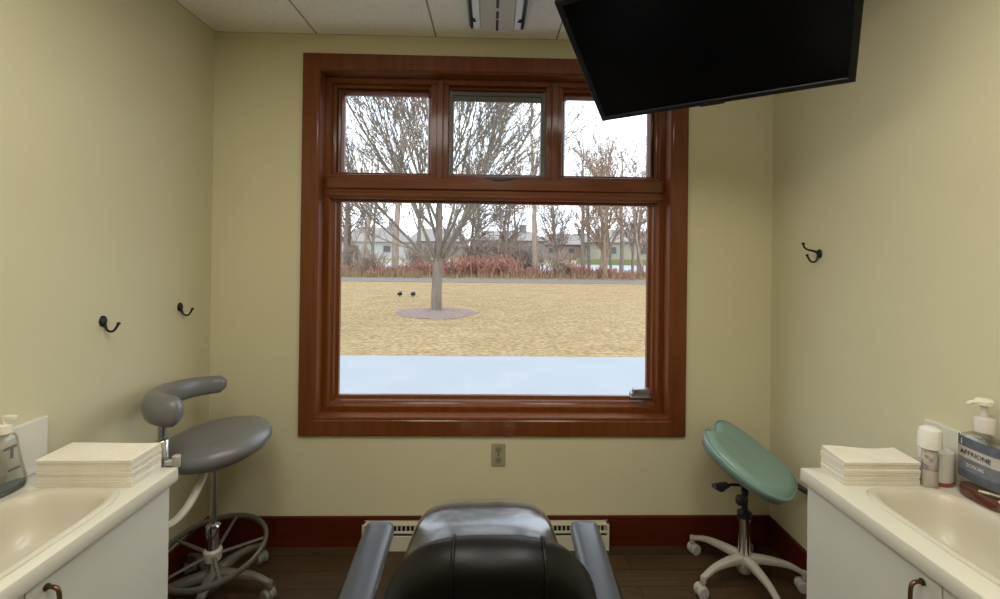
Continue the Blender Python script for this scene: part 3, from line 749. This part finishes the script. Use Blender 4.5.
# ------------------------------------------------------------------ television on its ceiling mount
def television():
    k = .88/.93; Cc = Vector((0, 0, HC))
    BL = Cc+(Vector((.5035, 2.108, 2.127))-Cc)*k; BR = Cc+(Vector((1.27347, 1.58376, 2.1369))-Cc)*k; TL = Cc+(Vector((.2289, 1.6948, 2.45167))-Cc)*k
    X = (BR-BL).normalized(); Z = (TL-BL); Z = (Z-X*Z.dot(X)); h = Z.length; Z.normalize(); N = X.cross(Z)   # N points towards the viewer side?
    w = (BR-BL).length
    if N.y > 0: N = -N
    Yb = -N                                   # local +y = away from the viewer
    c = (BL+BR)/2+Z*h/2
    t = thing('television', 'black flat television tilted down from its ceiling mount', 'television', tuple(c))
    Ml = Matrix(((X.x, Yb.x, Z.x, 0), (X.y, Yb.y, Z.y, 0), (X.z, Yb.z, Z.z, 0), (0, 0, 0, 1)))
    W, Hh = w/2, h/2
    b = rectframe(B(), -W, W, -Hh, Hh, [(0, .030), (0, .002), (.003, 0), (.020, 0), (.022, .004), (.022, .030)])
    for v in b.verts: v.co = Ml @ v.co
    obj('bezel', b, mat('bezel_satin', (.006, .006, .006), .45, spec=.3), t, sm=False)
    b = B(); box(b, -W+.021, W-.021, .005, .012, -Hh+.021, Hh-.021, Ml); obj('screen', b, M_tvs, t, sm=False)
    b = B(); box(b, -W+.002, W-.002, .028, .042, -Hh+.002, Hh-.002, Ml); box(b, -W*.7, W*.7, .042, .065, -Hh*.7, Hh*.6, Ml); obj('back_case', b, M_tv, t, bevel=.006, sm=False)
    b = B(); box(b, -.045, .045, .004, .022, -Hh-.009, -Hh+.001, Ml); obj('sensor_bump', b, M_tv, t, bevel=.003)
    b = B(); box(b, -.030, .030, -.0008, .001, -Hh+.006, -Hh+.013, Ml); obj('logo_badge', b, mat('badge_dull', (.02, .02, .02), .3), t, sm=False)
    b = B(); p0 = Ml @ Vector((0, .07, .03)); box(b, -.10, .10, .064, .08, -.10, .12, Ml)
    up = Vector((p0.x, p0.y+.03, p0.z)); top = Vector((up.x, up.y, H-c.z)); sweep(b, [p0, up+Vector((0, 0, .03)), top], .020, 14)
    lathe(b, [(0, -.02), (.07, -.02), (.075, -.001), (0, -.001)], c=tuple(top), n=24); obj('ceiling_mount', b, M_black, t)
television()

# ------------------------------------------------------------------ ceiling fixture seen at the top edge
def strip_fixture():
    t = thing('ceiling_fixture', 'narrow ceiling fixture with two white strips and black end slots', 'ceiling fixture', (.012, 1.93, H))
    L = .315
    b = B(); box(b, -.135, .135, -L, L-.005, -.012, -.0005); obj('pan', b, M_cream, t, bevel=.002)
    b = B(); box(b, -.076, .080, -L+.01, L, -.030, -.012); obj('center_panel', b, mat('fixture_panel', (.55, .52, .44), .5), t, bevel=.002)
    for x0, x1 in ((-.112, -.078), (.082, .116)):
        b = B(); box(b, x0, x1, -L+.01, L-.012, -.026, -.012); obj('side_strip', b, mat('strip_white', (.88, .88, .90), .35), t, bevel=.004)
    for x0, x1, s in ((-.126, -.1135, 1), (.1175, .130, -1)):
        b = B(); box(b, x0, x1, -L+.02, L-.016, -.027, -.012); box(b, min(x0, x0+s*.02), max(x1, x1+s*.016), L-.10, L-.085, -.0285, -.012); box(b, min(x0, x0+s*.014), max(x1, x1+s*.012), L-.115, L-.100, -.0285, -.012); obj('slot', b, M_black, t, sm=False)
    for y0, y1 in ((L-.110, L-.006), (L-.19, L-.125), (L-.5, L-.22)):
        b = B(); box(b, -.004, .008, y0, y1, -.0312, -.029); obj('center_slot', b, M_black, t, sm=False)
strip_fixture()

# ------------------------------------------------------------------ ceiling fill lights added out of view to brighten the room
def fill_light(x, y, label, watts):
    t = thing('fill_ceiling_light', label, 'added fill light', (x, y, H), 0, 'added ceiling fill lights out of view')
    b = rectframe(B(), -.30, .30, -.60, .60, [(0, -.001), (0, -.012), (.02, -.014), (.03, -.001)])
    for v in b.verts: v.co = Vector((v.co.x, v.co.z, v.co.y))
    obj('frame', b, M_white, t, sm=False)
    b = B(); box(b, -.27, .27, -.57, .57, -.006, -.001); obj('fill_diffuser', b, mat('fill_diffuser', (.8, .8, .78), .6, emit=((1, .90, .74), 1.2)), t, sm=False)
    l = bpy.data.lights.new('fill_lamp_data', 'AREA'); l.shape = 'RECTANGLE'; l.size = .54; l.size_y = 1.14; l.energy = watts; l.color = (1, .965, .90)
    lo = bpy.data.objects.new('fill_lamp', l); link(lo, t); lo.location = (0, 0, -.02)
fill_light(.0195, -.66, 'added unseen ceiling fill light behind the viewpoint', FILL_W*.3)
fill_light(.0195, -1.78, 'added unseen ceiling fill light at the rear of the room', FILL_W*.3)
fill_light(-.6065, .56, 'added unseen ceiling fill light above the left counter', FILL_W)
fill_light(.6315, .56, 'added unseen ceiling fill light above the right counter', FILL_W)

# ================================================================== OUTSIDE
GZ = -.2
M_lawn = mat('dormant_grass', (0.347, 0.257, 0.149), .95, spec=.05, noise=(1.6, (0.284, 0.207, 0.113), .35, .7), bump=(30, .6), stretch=(1, 1.6, 1))
def lawn_mat():
    m = M_lawn; nt = m.node_tree; p = nt.nodes['Principled BSDF']
    src = p.inputs['Base Color'].links[0].from_socket
    n = nt.nodes.new('ShaderNodeTexNoise'); n.inputs['Scale'].default_value = 11; n.inputs['Detail'].default_value = 8
    tc = nt.nodes.new('ShaderNodeTexCoord'); nt.links.new(tc.outputs['Object'], n.inputs['Vector'])
    r = nt.nodes.new('ShaderNodeValToRGB'); r.color_ramp.elements[0].position = .35; r.color_ramp.elements[0].color = (.72, .70, .66, 1); r.color_ramp.elements[1].position = .65; r.color_ramp.elements[1].color = (1.25, 1.22, 1.15, 1)
    mx = nt.nodes.new('ShaderNodeMix'); mx.data_type = 'RGBA'; mx.blend_type = 'MULTIPLY'; mx.inputs['Factor'].default_value = 1
    nt.links.new(n.outputs['Fac'], r.inputs['Fac']); nt.links.new(src, mx.inputs['A']); nt.links.new(r.outputs['Color'], mx.inputs['B']); nt.links.new(mx.outputs['Result'], p.inputs['Base Color'])
lawn_mat()
M_snow = mat('frosted_concrete', (0.297, 0.319, 0.344), .8, spec=.2, noise=(1.3, (0.319, 0.335, 0.355)))
M_path = mat('path_asphalt', (0.189, 0.158, 0.133), .9, noise=(3, (0.158, 0.133, 0.112)))
b = B(); box(b, -60, 60, 7.25, 26.5, GZ-.3, GZ); struct('lawn', b, M_lawn, sm=False)
b = B(); nx = 60; v0 = []
for i in range(nx+1):
    x = -9+18*i/nx; v0.append((x, 7.25+.012*math.sin(x*3.1)+.008*math.sin(x*9.7)))
top_ = [b.verts.new((x, y, GZ+.025)) for x, y in v0]; lo_ = [b.verts.new((x, y+.01, GZ-.2)) for x, y in v0]; nr = [b.verts.new((x, D+.5, GZ+.025)) for x, y in v0]
for i in range(nx): b.faces.new((nr[i], nr[i+1], top_[i+1], top_[i])); b.faces.new((top_[i], top_[i+1], lo_[i+1], lo_[i]))
struct('patio', b, M_snow, sm=False)
b = B(); box(b, -60, 60, 22.6, 25.2, GZ, GZ+.02); struct('path', b, M_path, sm=False)
b = B(); box(b, -90, 90, 26.5, 47, GZ-.3, GZ-.02); struct('snow_field', b, M_snow, sm=False)
b = B(); box(b, -120, 120, 47, 170, GZ-.3, GZ-.01); struct('far_ground', b, mat('far_turf', (0.342, 0.297, 0.171), .95, noise=(.3, (0.27, 0.252, 0.126))), sm=False)
# tan weeds along the far side of the path
M_weed = mat('dry_weeds', (0.328, 0.245, 0.139), .95, spec=.05, noise=(8, (0.277, 0.202, 0.126)))
rnd = random.Random(11)
def blades(bm, n, x0, x1, y0, y1, h0, h1, w, wt):
    for _ in range(n):
        x, y = rnd.uniform(x0, x1), rnd.uniform(y0, y1)
        if rnd.random() > wt(x): continue
        h = rnd.uniform(h0, h1); lx, ly = rnd.uniform(-.25, .25)*h, rnd.uniform(-.2, .2)*h; a = rnd.uniform(0, PI)
        dx, dy = math.cos(a)*w, math.sin(a)*w
        q = [bm.verts.new(c) for c in ((x-dx, y-dy, GZ), (x+dx, y+dy, GZ), (x-dy, y+dx, GZ))]; tp = bm.verts.new((x+lx, y+ly, GZ+h))
        for i in range(3): bm.faces.new((q[i], q[(i+1) % 3], tp))
b = B(); blades(b, 9000, -15, 14, 25.4, 28.5, .12, .55, .03, lambda x: .9 if x < -4 else .35)
w_ = obj('dry_weeds', b, M_weed, sm=False); tag(w_, 'strip of tan dry weeds beyond the far path', 'grass', kind='stuff')
# mulch under the tree
b = B(); rings = []
for i, (r, z) in enumerate(((1.05, .0), (.95, .03), (.7, .06), (.4, .085), (.12, .10))):
    rings.append([b.verts.new((-1.42+r*(1+.09*math.sin(3*a)+.05*math.sin(7*a+1))*math.cos(a), 12.05+r*.95*(1+.08*math.sin(4*a))*math.sin(a), GZ+.002+z+rnd.uniform(-.008, .012))) for a in [2*PI*k/60 for k in range(60)]])
for A, Q in zip(rings, rings[1:]):
    for k in range(60): b.faces.new((A[k], A[(k+1) % 60], Q[(k+1) % 60], Q[k]))
b.faces.new(rings[-1]); m_ = obj('mulch_bed', b, mat('mulch', (0.27, 0.189, 0.153), .95, noise=(14, (0.18, 0.126, 0.104)), bump=(40, .8)), ang=3)
tag(m_, 'round brown mulch bed at the foot of the nearest tree', 'mulch', kind='stuff')

# ---- bare trees
def bark(nm, a, c): return mat(nm, a, .9, spec=.1, noise=(7, c), stretch=(1, 1, .3))
def grow(bm, p, d, ln, r, lv, rnd, cfg):
    """one limb and everything it carries"""
    nseg = cfg['seg'][lv]; pts = [p.copy()]; q = p.copy(); dd = d.copy(); dirs = [d.copy()]
    for i in range(nseg):
        dd = (dd + Vector((rnd.gauss(0, 1), rnd.gauss(0, 1), rnd.gauss(0, 1)))*cfg['jit'][lv] + Vector((0, 0, cfg['up'][lv]))).normalized()
        q = q + dd*(ln/nseg); pts.append(q.copy()); dirs.append(dd.copy())
    taper = cfg['taper'][lv]
    rad = [max(cfg['rmin'], r*(1-(1-taper)*i/nseg)) for i in range(nseg+1)]
    sweep(bm, pts, rad, cfg['side'][lv], caps=False)
    if lv+1 >= len(cfg['n']): return
    n = cfg['n'][lv+1]; f0 = cfg['start'][lv+1]
    for k in range(n):
        f = f0+(1-f0)*(k+rnd.random()*.8)/n; f = min(f, .99); i = min(int(f*nseg), nseg-1); fr = f*nseg-i
        pp = pts[i].lerp(pts[i+1], fr); base = dirs[i]
        az = rnd.uniform(0, 2*PI) if lv else (2*PI*k/n*cfg.get('spin', 2.4) + rnd.uniform(-.3, .3))
        o = base.orthogonal().normalized(); o = Quaternion(base, az) @ o
        an = rnd.uniform(*cfg['ang'][lv+1])
        nd = (base*math.cos(an)+o*math.sin(an)).normalized()
        nl = ln*cfg['lr'][lv+1]*(1-.55*f)*rnd.uniform(.75, 1.2) if lv else cfg['l1']*(1-.35*f)*rnd.uniform(.8, 1.15)
        grow(bm, pp, nd, nl, max(cfg['rmin'], rad[i]*cfg['rr'][lv+1]), lv+1, rnd, cfg)

M_bark1 = bark('bark_grey_brown', (0.223, 0.187, 0.146), (0.155, 0.128, 0.101))
M_bark2 = bark('bark_far', (0.297, 0.243, 0.207), (0.216, 0.18, 0.153))
M_bark3 = bark('bark_tan', (0.36, 0.279, 0.216), (0.27, 0.207, 0.162))
M_red = bark('red_twigs', (0.414, 0.207, 0.153), (0.306, 0.153, 0.117))

t = thing('bare_tree', 'nearest bare tree with forked crown standing in the mulch bed', 'tree', (-1.42, 12.05, GZ))
b = B(); p = [(0.02, 0, 0), (.01, 0, .10), (.0, 0, .5), (.02, 0, .95), (.03, 0, 1.35)]
sweep(b, catmull(p, 4), lerp_list([.19, .145, .135, .13, .125], 17), 16); obj('trunk', b, M_bark1, t)
def crown(seed):
    rnd = random.Random(seed); b = B()
    cfg = dict(n=[1, 20, 14, 8, 2], seg=[8, 8, 6, 4, 3], jit=[.03, .03, .035, .05, .07], up=[.05, .07, .05, .03, .02], taper=[.25, .2, .3, .4, .5],
               side=[10, 6, 4, 3, 3], start=[0, .0, .18, .15, .15], ang=[(0, 0), (.25, 1.0), (.15, .42), (.2, .5), (.3, .6)], lr=[0, 0, .62, .52, .50], rr=[1, .42, .45, .55, .7], rmin=.0085, l1=6.2)
    grow(b, Vector((.03, 0, 1.12)), Vector((.02, 0, 1)), 5.6, .105, 0, rnd, cfg)
    return b
o = obj('branches', crown(7), M_bark1, t)

# forked limbs low on the trunk, as the photo shows
def low_limbs():
    rnd = random.Random(21); b = B()
    cfg = dict(n=[1, 14, 8, 3], seg=[9, 6, 4, 3], jit=[.035, .05, .07, .09], up=[.05, .05, .03, .02], taper=[.12, .3, .4, .5], side=[7, 4, 3, 3], start=[0, .15, .15, .15],
               ang=[(0, 0), (.18, .5), (.25, .6), (.3, .7)], lr=[0, .55, .5, .5], rr=[1, .36, .55, .7], rmin=.0085, l1=2.3)
    for d, ln, r in (((-.75, .1, .75), 5.6, .045), ((.80, -.1, .80), 5.8, .05), ((.45, .35, .9), 5.8, .045), ((-.4, -.35, .95), 5.8, .048), ((-1.0, -.1, .55), 4.2, .034), ((1.0, .3, .62), 5.0, .036), ((.15, -.5, 1), 5.5, .04), ((.6, -.4, 1), 5.8, .04), ((-.55, .3, 1), 5.6, .04), ((.3, .1, 1), 6.0, .042)):
        grow(b, Vector((.02, 0, rnd.uniform(1.1, 1.5))), Vector(d).normalized(), ln, r, 0, rnd, cfg)
    return b
obj('branches', low_limbs(), M_bark1, t)

def far_tree_mesh(seed, h, r, spread, m, n1=14, lean=0, first=.3, dense=6):
    rnd = random.Random(seed); b = B()
    cfg = dict(n=[1, n1, dense, 5], seg=[9, 6, 4, 3], jit=[.035, .09, .13, .15], up=[.03, .08, .05, .02], taper=[.2, .25, .4, .5], side=[8, 4, 3, 3], start=[0, first, .15, .15],
               ang=[(0, 0), (.35, spread), (.4, .8), (.4, .9)], lr=[0, 0, .5, .5], rr=[1, .42, .5, .55], rmin=.016, l1=h*.42)
    grow(b, Vector((0, 0, -.02)), Vector((lean, 0, 1)).normalized(), h, r, 0, rnd, cfg)
    me_o = obj('bare_tree', b, m); return me_o
kinds = [far_tree_mesh(1, 9.5, .20, .9, M_bark2), far_tree_mesh(2, 8.5, .15, .8, M_bark3, 12, .12), far_tree_mesh(3, 7.5, .13, 1.0, M_bark2, 16, 0, .15, 7), far_tree_mesh(4, 10.5, .24, .75, M_bark3, 14, 0, .4), far_tree_mesh(5, 6.6, .16, .95, bark('bark_orange_tan', (0.324, 0.223, 0.155), (0.243, 0.169, 0.122)), 26, 0, .12, 9)]
def gx_at(px, y): return (px-491.5)/460*y
FT = [(396, 27.8, 3, 1.0, .2, 'thick-trunked bare tree left of the nearest tree, in the far row'), (536, 27.6, 3, .95, 1.9, 'thick-trunked bare tree right of the nearest tree, in the far row'),
      (360, 28.5, 1, .95, .4, None), (348, 30.5, 0, .9, 2.2, None), (374, 31, 2, 1.0, 1.0, None), (420, 31.5, 0, .9, 3.0, None), (452, 30.5, 2, .85, .5, None), (478, 32.5, 0, .8, 1.4, None),
      (505, 31.0, 2, .95, 5.0, None), (521, 33.5, 1, .8, 2.5, None), (556, 30.5, 2, .9, 3.6, None), (583, 28.6, 0, .85, 4.1, None), (601, 28.0, 1, .92, .9, None), (612, 30.2, 2, .8, 2.0, None), (622, 28.8, 0, .8, 5.5, None), (634, 29.5, 2, .85, .1, None), (645, 28.4, 1, .8, 2.9, None),
      (590, 31.5, 2, 1.05, 1.1, None), (606, 32.5, 3, .8, 4.6, None), (330, 28.5, 0, .95, 1.4, None), (660, 29.5, 0, .85, .6, None), (680, 30, 2, .9, .9, None), (310, 30, 2, 1.0, 2.9, None), (606, 24.0+2.4, 4, 1.0, .3, 'dense tan fan-shaped bare tree in front of the right end of the far row'), (352, 33, 4, 1.0, 1.0, None), (470, 34, 4, 1.05, 2.0, None), (500, 33.5, 4, 1.0, 3.0, None), (640, 34, 4, 1.0, 4.0, None), (556, 34.5, 4, .95, 5.0, None)]
used = set()
for px, y, k, s, rz, lab in FT:
    if k in used: o = kinds[k].copy(); COL.objects.link(o)
    else: o = kinds[k]; used.add(k)
    o.location = (gx_at(px, y), y, GZ-.02); o.scale = (s*.95, s*.95, s); o.rotation_euler = (0, 0, rz)
    tag(o, lab or 'thin bare tree in the far tree line beyond the path', 'tree', 'bare trees in the far tree line')

# red-brown thickets
def shrub_mesh(seed, h, w, n, m):
    rnd = random.Random(seed); b = B()
    for _ in range(n):
        a = rnd.uniform(0, 2*PI); q = Vector((rnd.gauss(0, w*.35), rnd.gauss(0, w*.2), 0)); d = Vector((math.cos(a)*rnd.uniform(.1, .6), math.sin(a)*rnd.uniform(.1, .6), 1)).normalized()
        l = h*rnd.uniform(.5, 1.05); pts = [q]
        for i in range(3): d = (d+Vector((rnd.gauss(0, .16), rnd.gauss(0, .16), .03))).normalized(); pts.append(pts[-1]+d*l/3)
        sweep(b, pts, [.022, .020, .018, .014], 3, caps=False)
        for j in range(3):
            s_ = pts[rnd.randint(1, 2)]; e = s_+Vector((rnd.gauss(0, .3), rnd.gauss(0, .3), rnd.uniform(.2, .6)))*h*.45; sweep(b, [s_, e], [.016, .013], 3, caps=False)
    return obj('bare_shrub', b, m)
sh = [shrub_mesh(31, 1.25, 1.5, 75, M_red), shrub_mesh(32, 1.9, 1.5, 90, M_bark3), shrub_mesh(33, .75, 1.6, 80, M_red)]
SH = [(352, 26.9, 2, .8), (370, 27.4, 1, .8), (388, 27, 2, 1.0), (408, 27.3, 2, 1.05), (425, 26.9, 0, .9), (447, 26.9, 0, 1.1), (466, 27.2, 0, 1.15), (485, 27.0, 0, 1.1), (503, 27.3, 0, 1.2), (517, 27.2, 2, 1.1), (545, 27.0, 2, .8), (560, 27.6, 1, .9), (575, 27.2, 0, .85), (592, 27.2, 2, 1.0), (608, 27.4, 2, .9), (626, 27.0, 2, .7), (645, 27.2, 2, .7),
      (500, 31.5, 1, 1.35), (476, 32, 1, 1.35), (353, 31, 1, 1.0), (418, 31.8, 1, 1.1), (528, 31, 1, 1.2), (663, 27.3, 0, .9), (330, 27, 2, 1.0)]
used = set()
for i, (px, y, k, s) in enumerate(SH):
    if k in used: o = sh[k].copy(); COL.objects.link(o)
    else: o = sh[k]; used.add(k)
    o.location = (gx_at(px, y), y, GZ-.015); o.scale = (s*1.15, s, s); o.rotation_euler = (0, 0, .7*i)
    red = k != 1
    tag(o, 'reddish twiggy leafless shrub along the far path' if red else 'tan twiggy leafless shrub among the far trees', 'shrub', 'red leafless shrubs beyond the path' if red else 'tan leafless shrubs beyond the path')

# houses
M_roof = mat('roof_shingle', (0.27, 0.236, 0.216), .9, noise=(4, (0.223, 0.196, 0.176)))
M_pane = mat('house_window', (.10, .095, .09), .6)
def house(px, y, w, hgt, roof, wallc, label, ch=True, dp=8):
    x = gx_at(px, y); t = thing('house', label, 'house', (x, y, GZ))
    b = B(); box(b, -w/2, w/2, 0, dp, 0, hgt); obj('walls', b, mat('siding', wallc, .8, noise=(2, tuple(c*.9 for c in wallc))), t, sm=False)
    b = B(); e = .5; v = [b.verts.new(c) for c in ((-w/2-e, -e, hgt), (w/2+e, -e, hgt), (w/2+e, dp+e, hgt), (-w/2-e, dp+e, hgt), (-w/2+1.5, dp/2, hgt+roof), (w/2-1.5, dp/2, hgt+roof))]
    for f in ((0, 1, 5, 4), (1, 2, 5), (2, 3, 4, 5), (3, 0, 4), (0, 3, 2, 1)): b.faces.new([v[i] for i in f])
    rf = obj('roof', b, M_roof, t, sm=False)
    if ch: b = B(); box(b, w*.18, w*.18+.9, dp*.4, dp*.4+.8, hgt+roof*.3, hgt+roof+.8); obj('chimney', b, M_roof, rf, sm=False)
    n = max(2, int(w/3))
    for i in range(n):
        wx = -w/2+(i+.5)*w/n; b = B(); box(b, wx-.55, wx+.55, -.06, .02, hgt*.38, hgt*.80); wf = obj('window', b, M_snow, t, sm=False)
        b = B(); box(b, wx-.45, wx+.45, -.08, -.055, hgt*.42, hgt*.76); obj('pane', b, M_pane, wf, sm=False)
house(372, 62, 8.5, 2.3, 2.1, (0.445, 0.432, 0.418), 'pale house far behind the trees at the left of the view')
house(508, 56, 9, 2.6, 1.3, (0.257, 0.216, 0.182), 'brown hipped-roof house seen through the middle trees')
house(572, 68, 9, 2.3, 1.7, (0.324, 0.223, 0.189), 'reddish brick house between the middle and right trees')
house(630, 60, 8.5, 2.6, 1.8, (0.338, 0.297, 0.223), 'tan house far behind the rightmost trees')
house(437, 74, 9, 2.6, 2.2, (0.297, 0.27, 0.25), 'grey house directly behind the nearest tree', False)
b = B(); box(b, 9.5, 19, 50.0, 51.2, GZ, GZ+.62); hd = obj('hedge', b, mat('olive_hedge', (0.189, 0.189, 0.0878), .95, noise=(3, (0.198, 0.198, 0.09)), bump=(12, 1)), sm=False)
tag(hd, 'low olive hedge in front of the far house on the right', 'hedge')

# lawn spotlights aimed at the tree
for x, lab in ((-3.18, 'left one of two small black lawn spotlights'), (-2.72, 'right one of two small black lawn spotlights')):
    t = thing('lawn_spotlight', lab+' on the grass left of the tree', 'garden light', (x*.985, 15.9, GZ), 0, 'lawn spotlights beside the tree')
    b = B(); cyl(b, (0, 0, 0), (0, 0, .07), .015, 8); obj('stake', b, M_black, t)
    b = B(); sweep(b, [(-.07, 0, .10), (-.02, 0, .105), (.06, 0, .125), (.075, 0, .13)], [.045, .065, .07, .06], 14); obj('lamp_head', b, M_black, t)
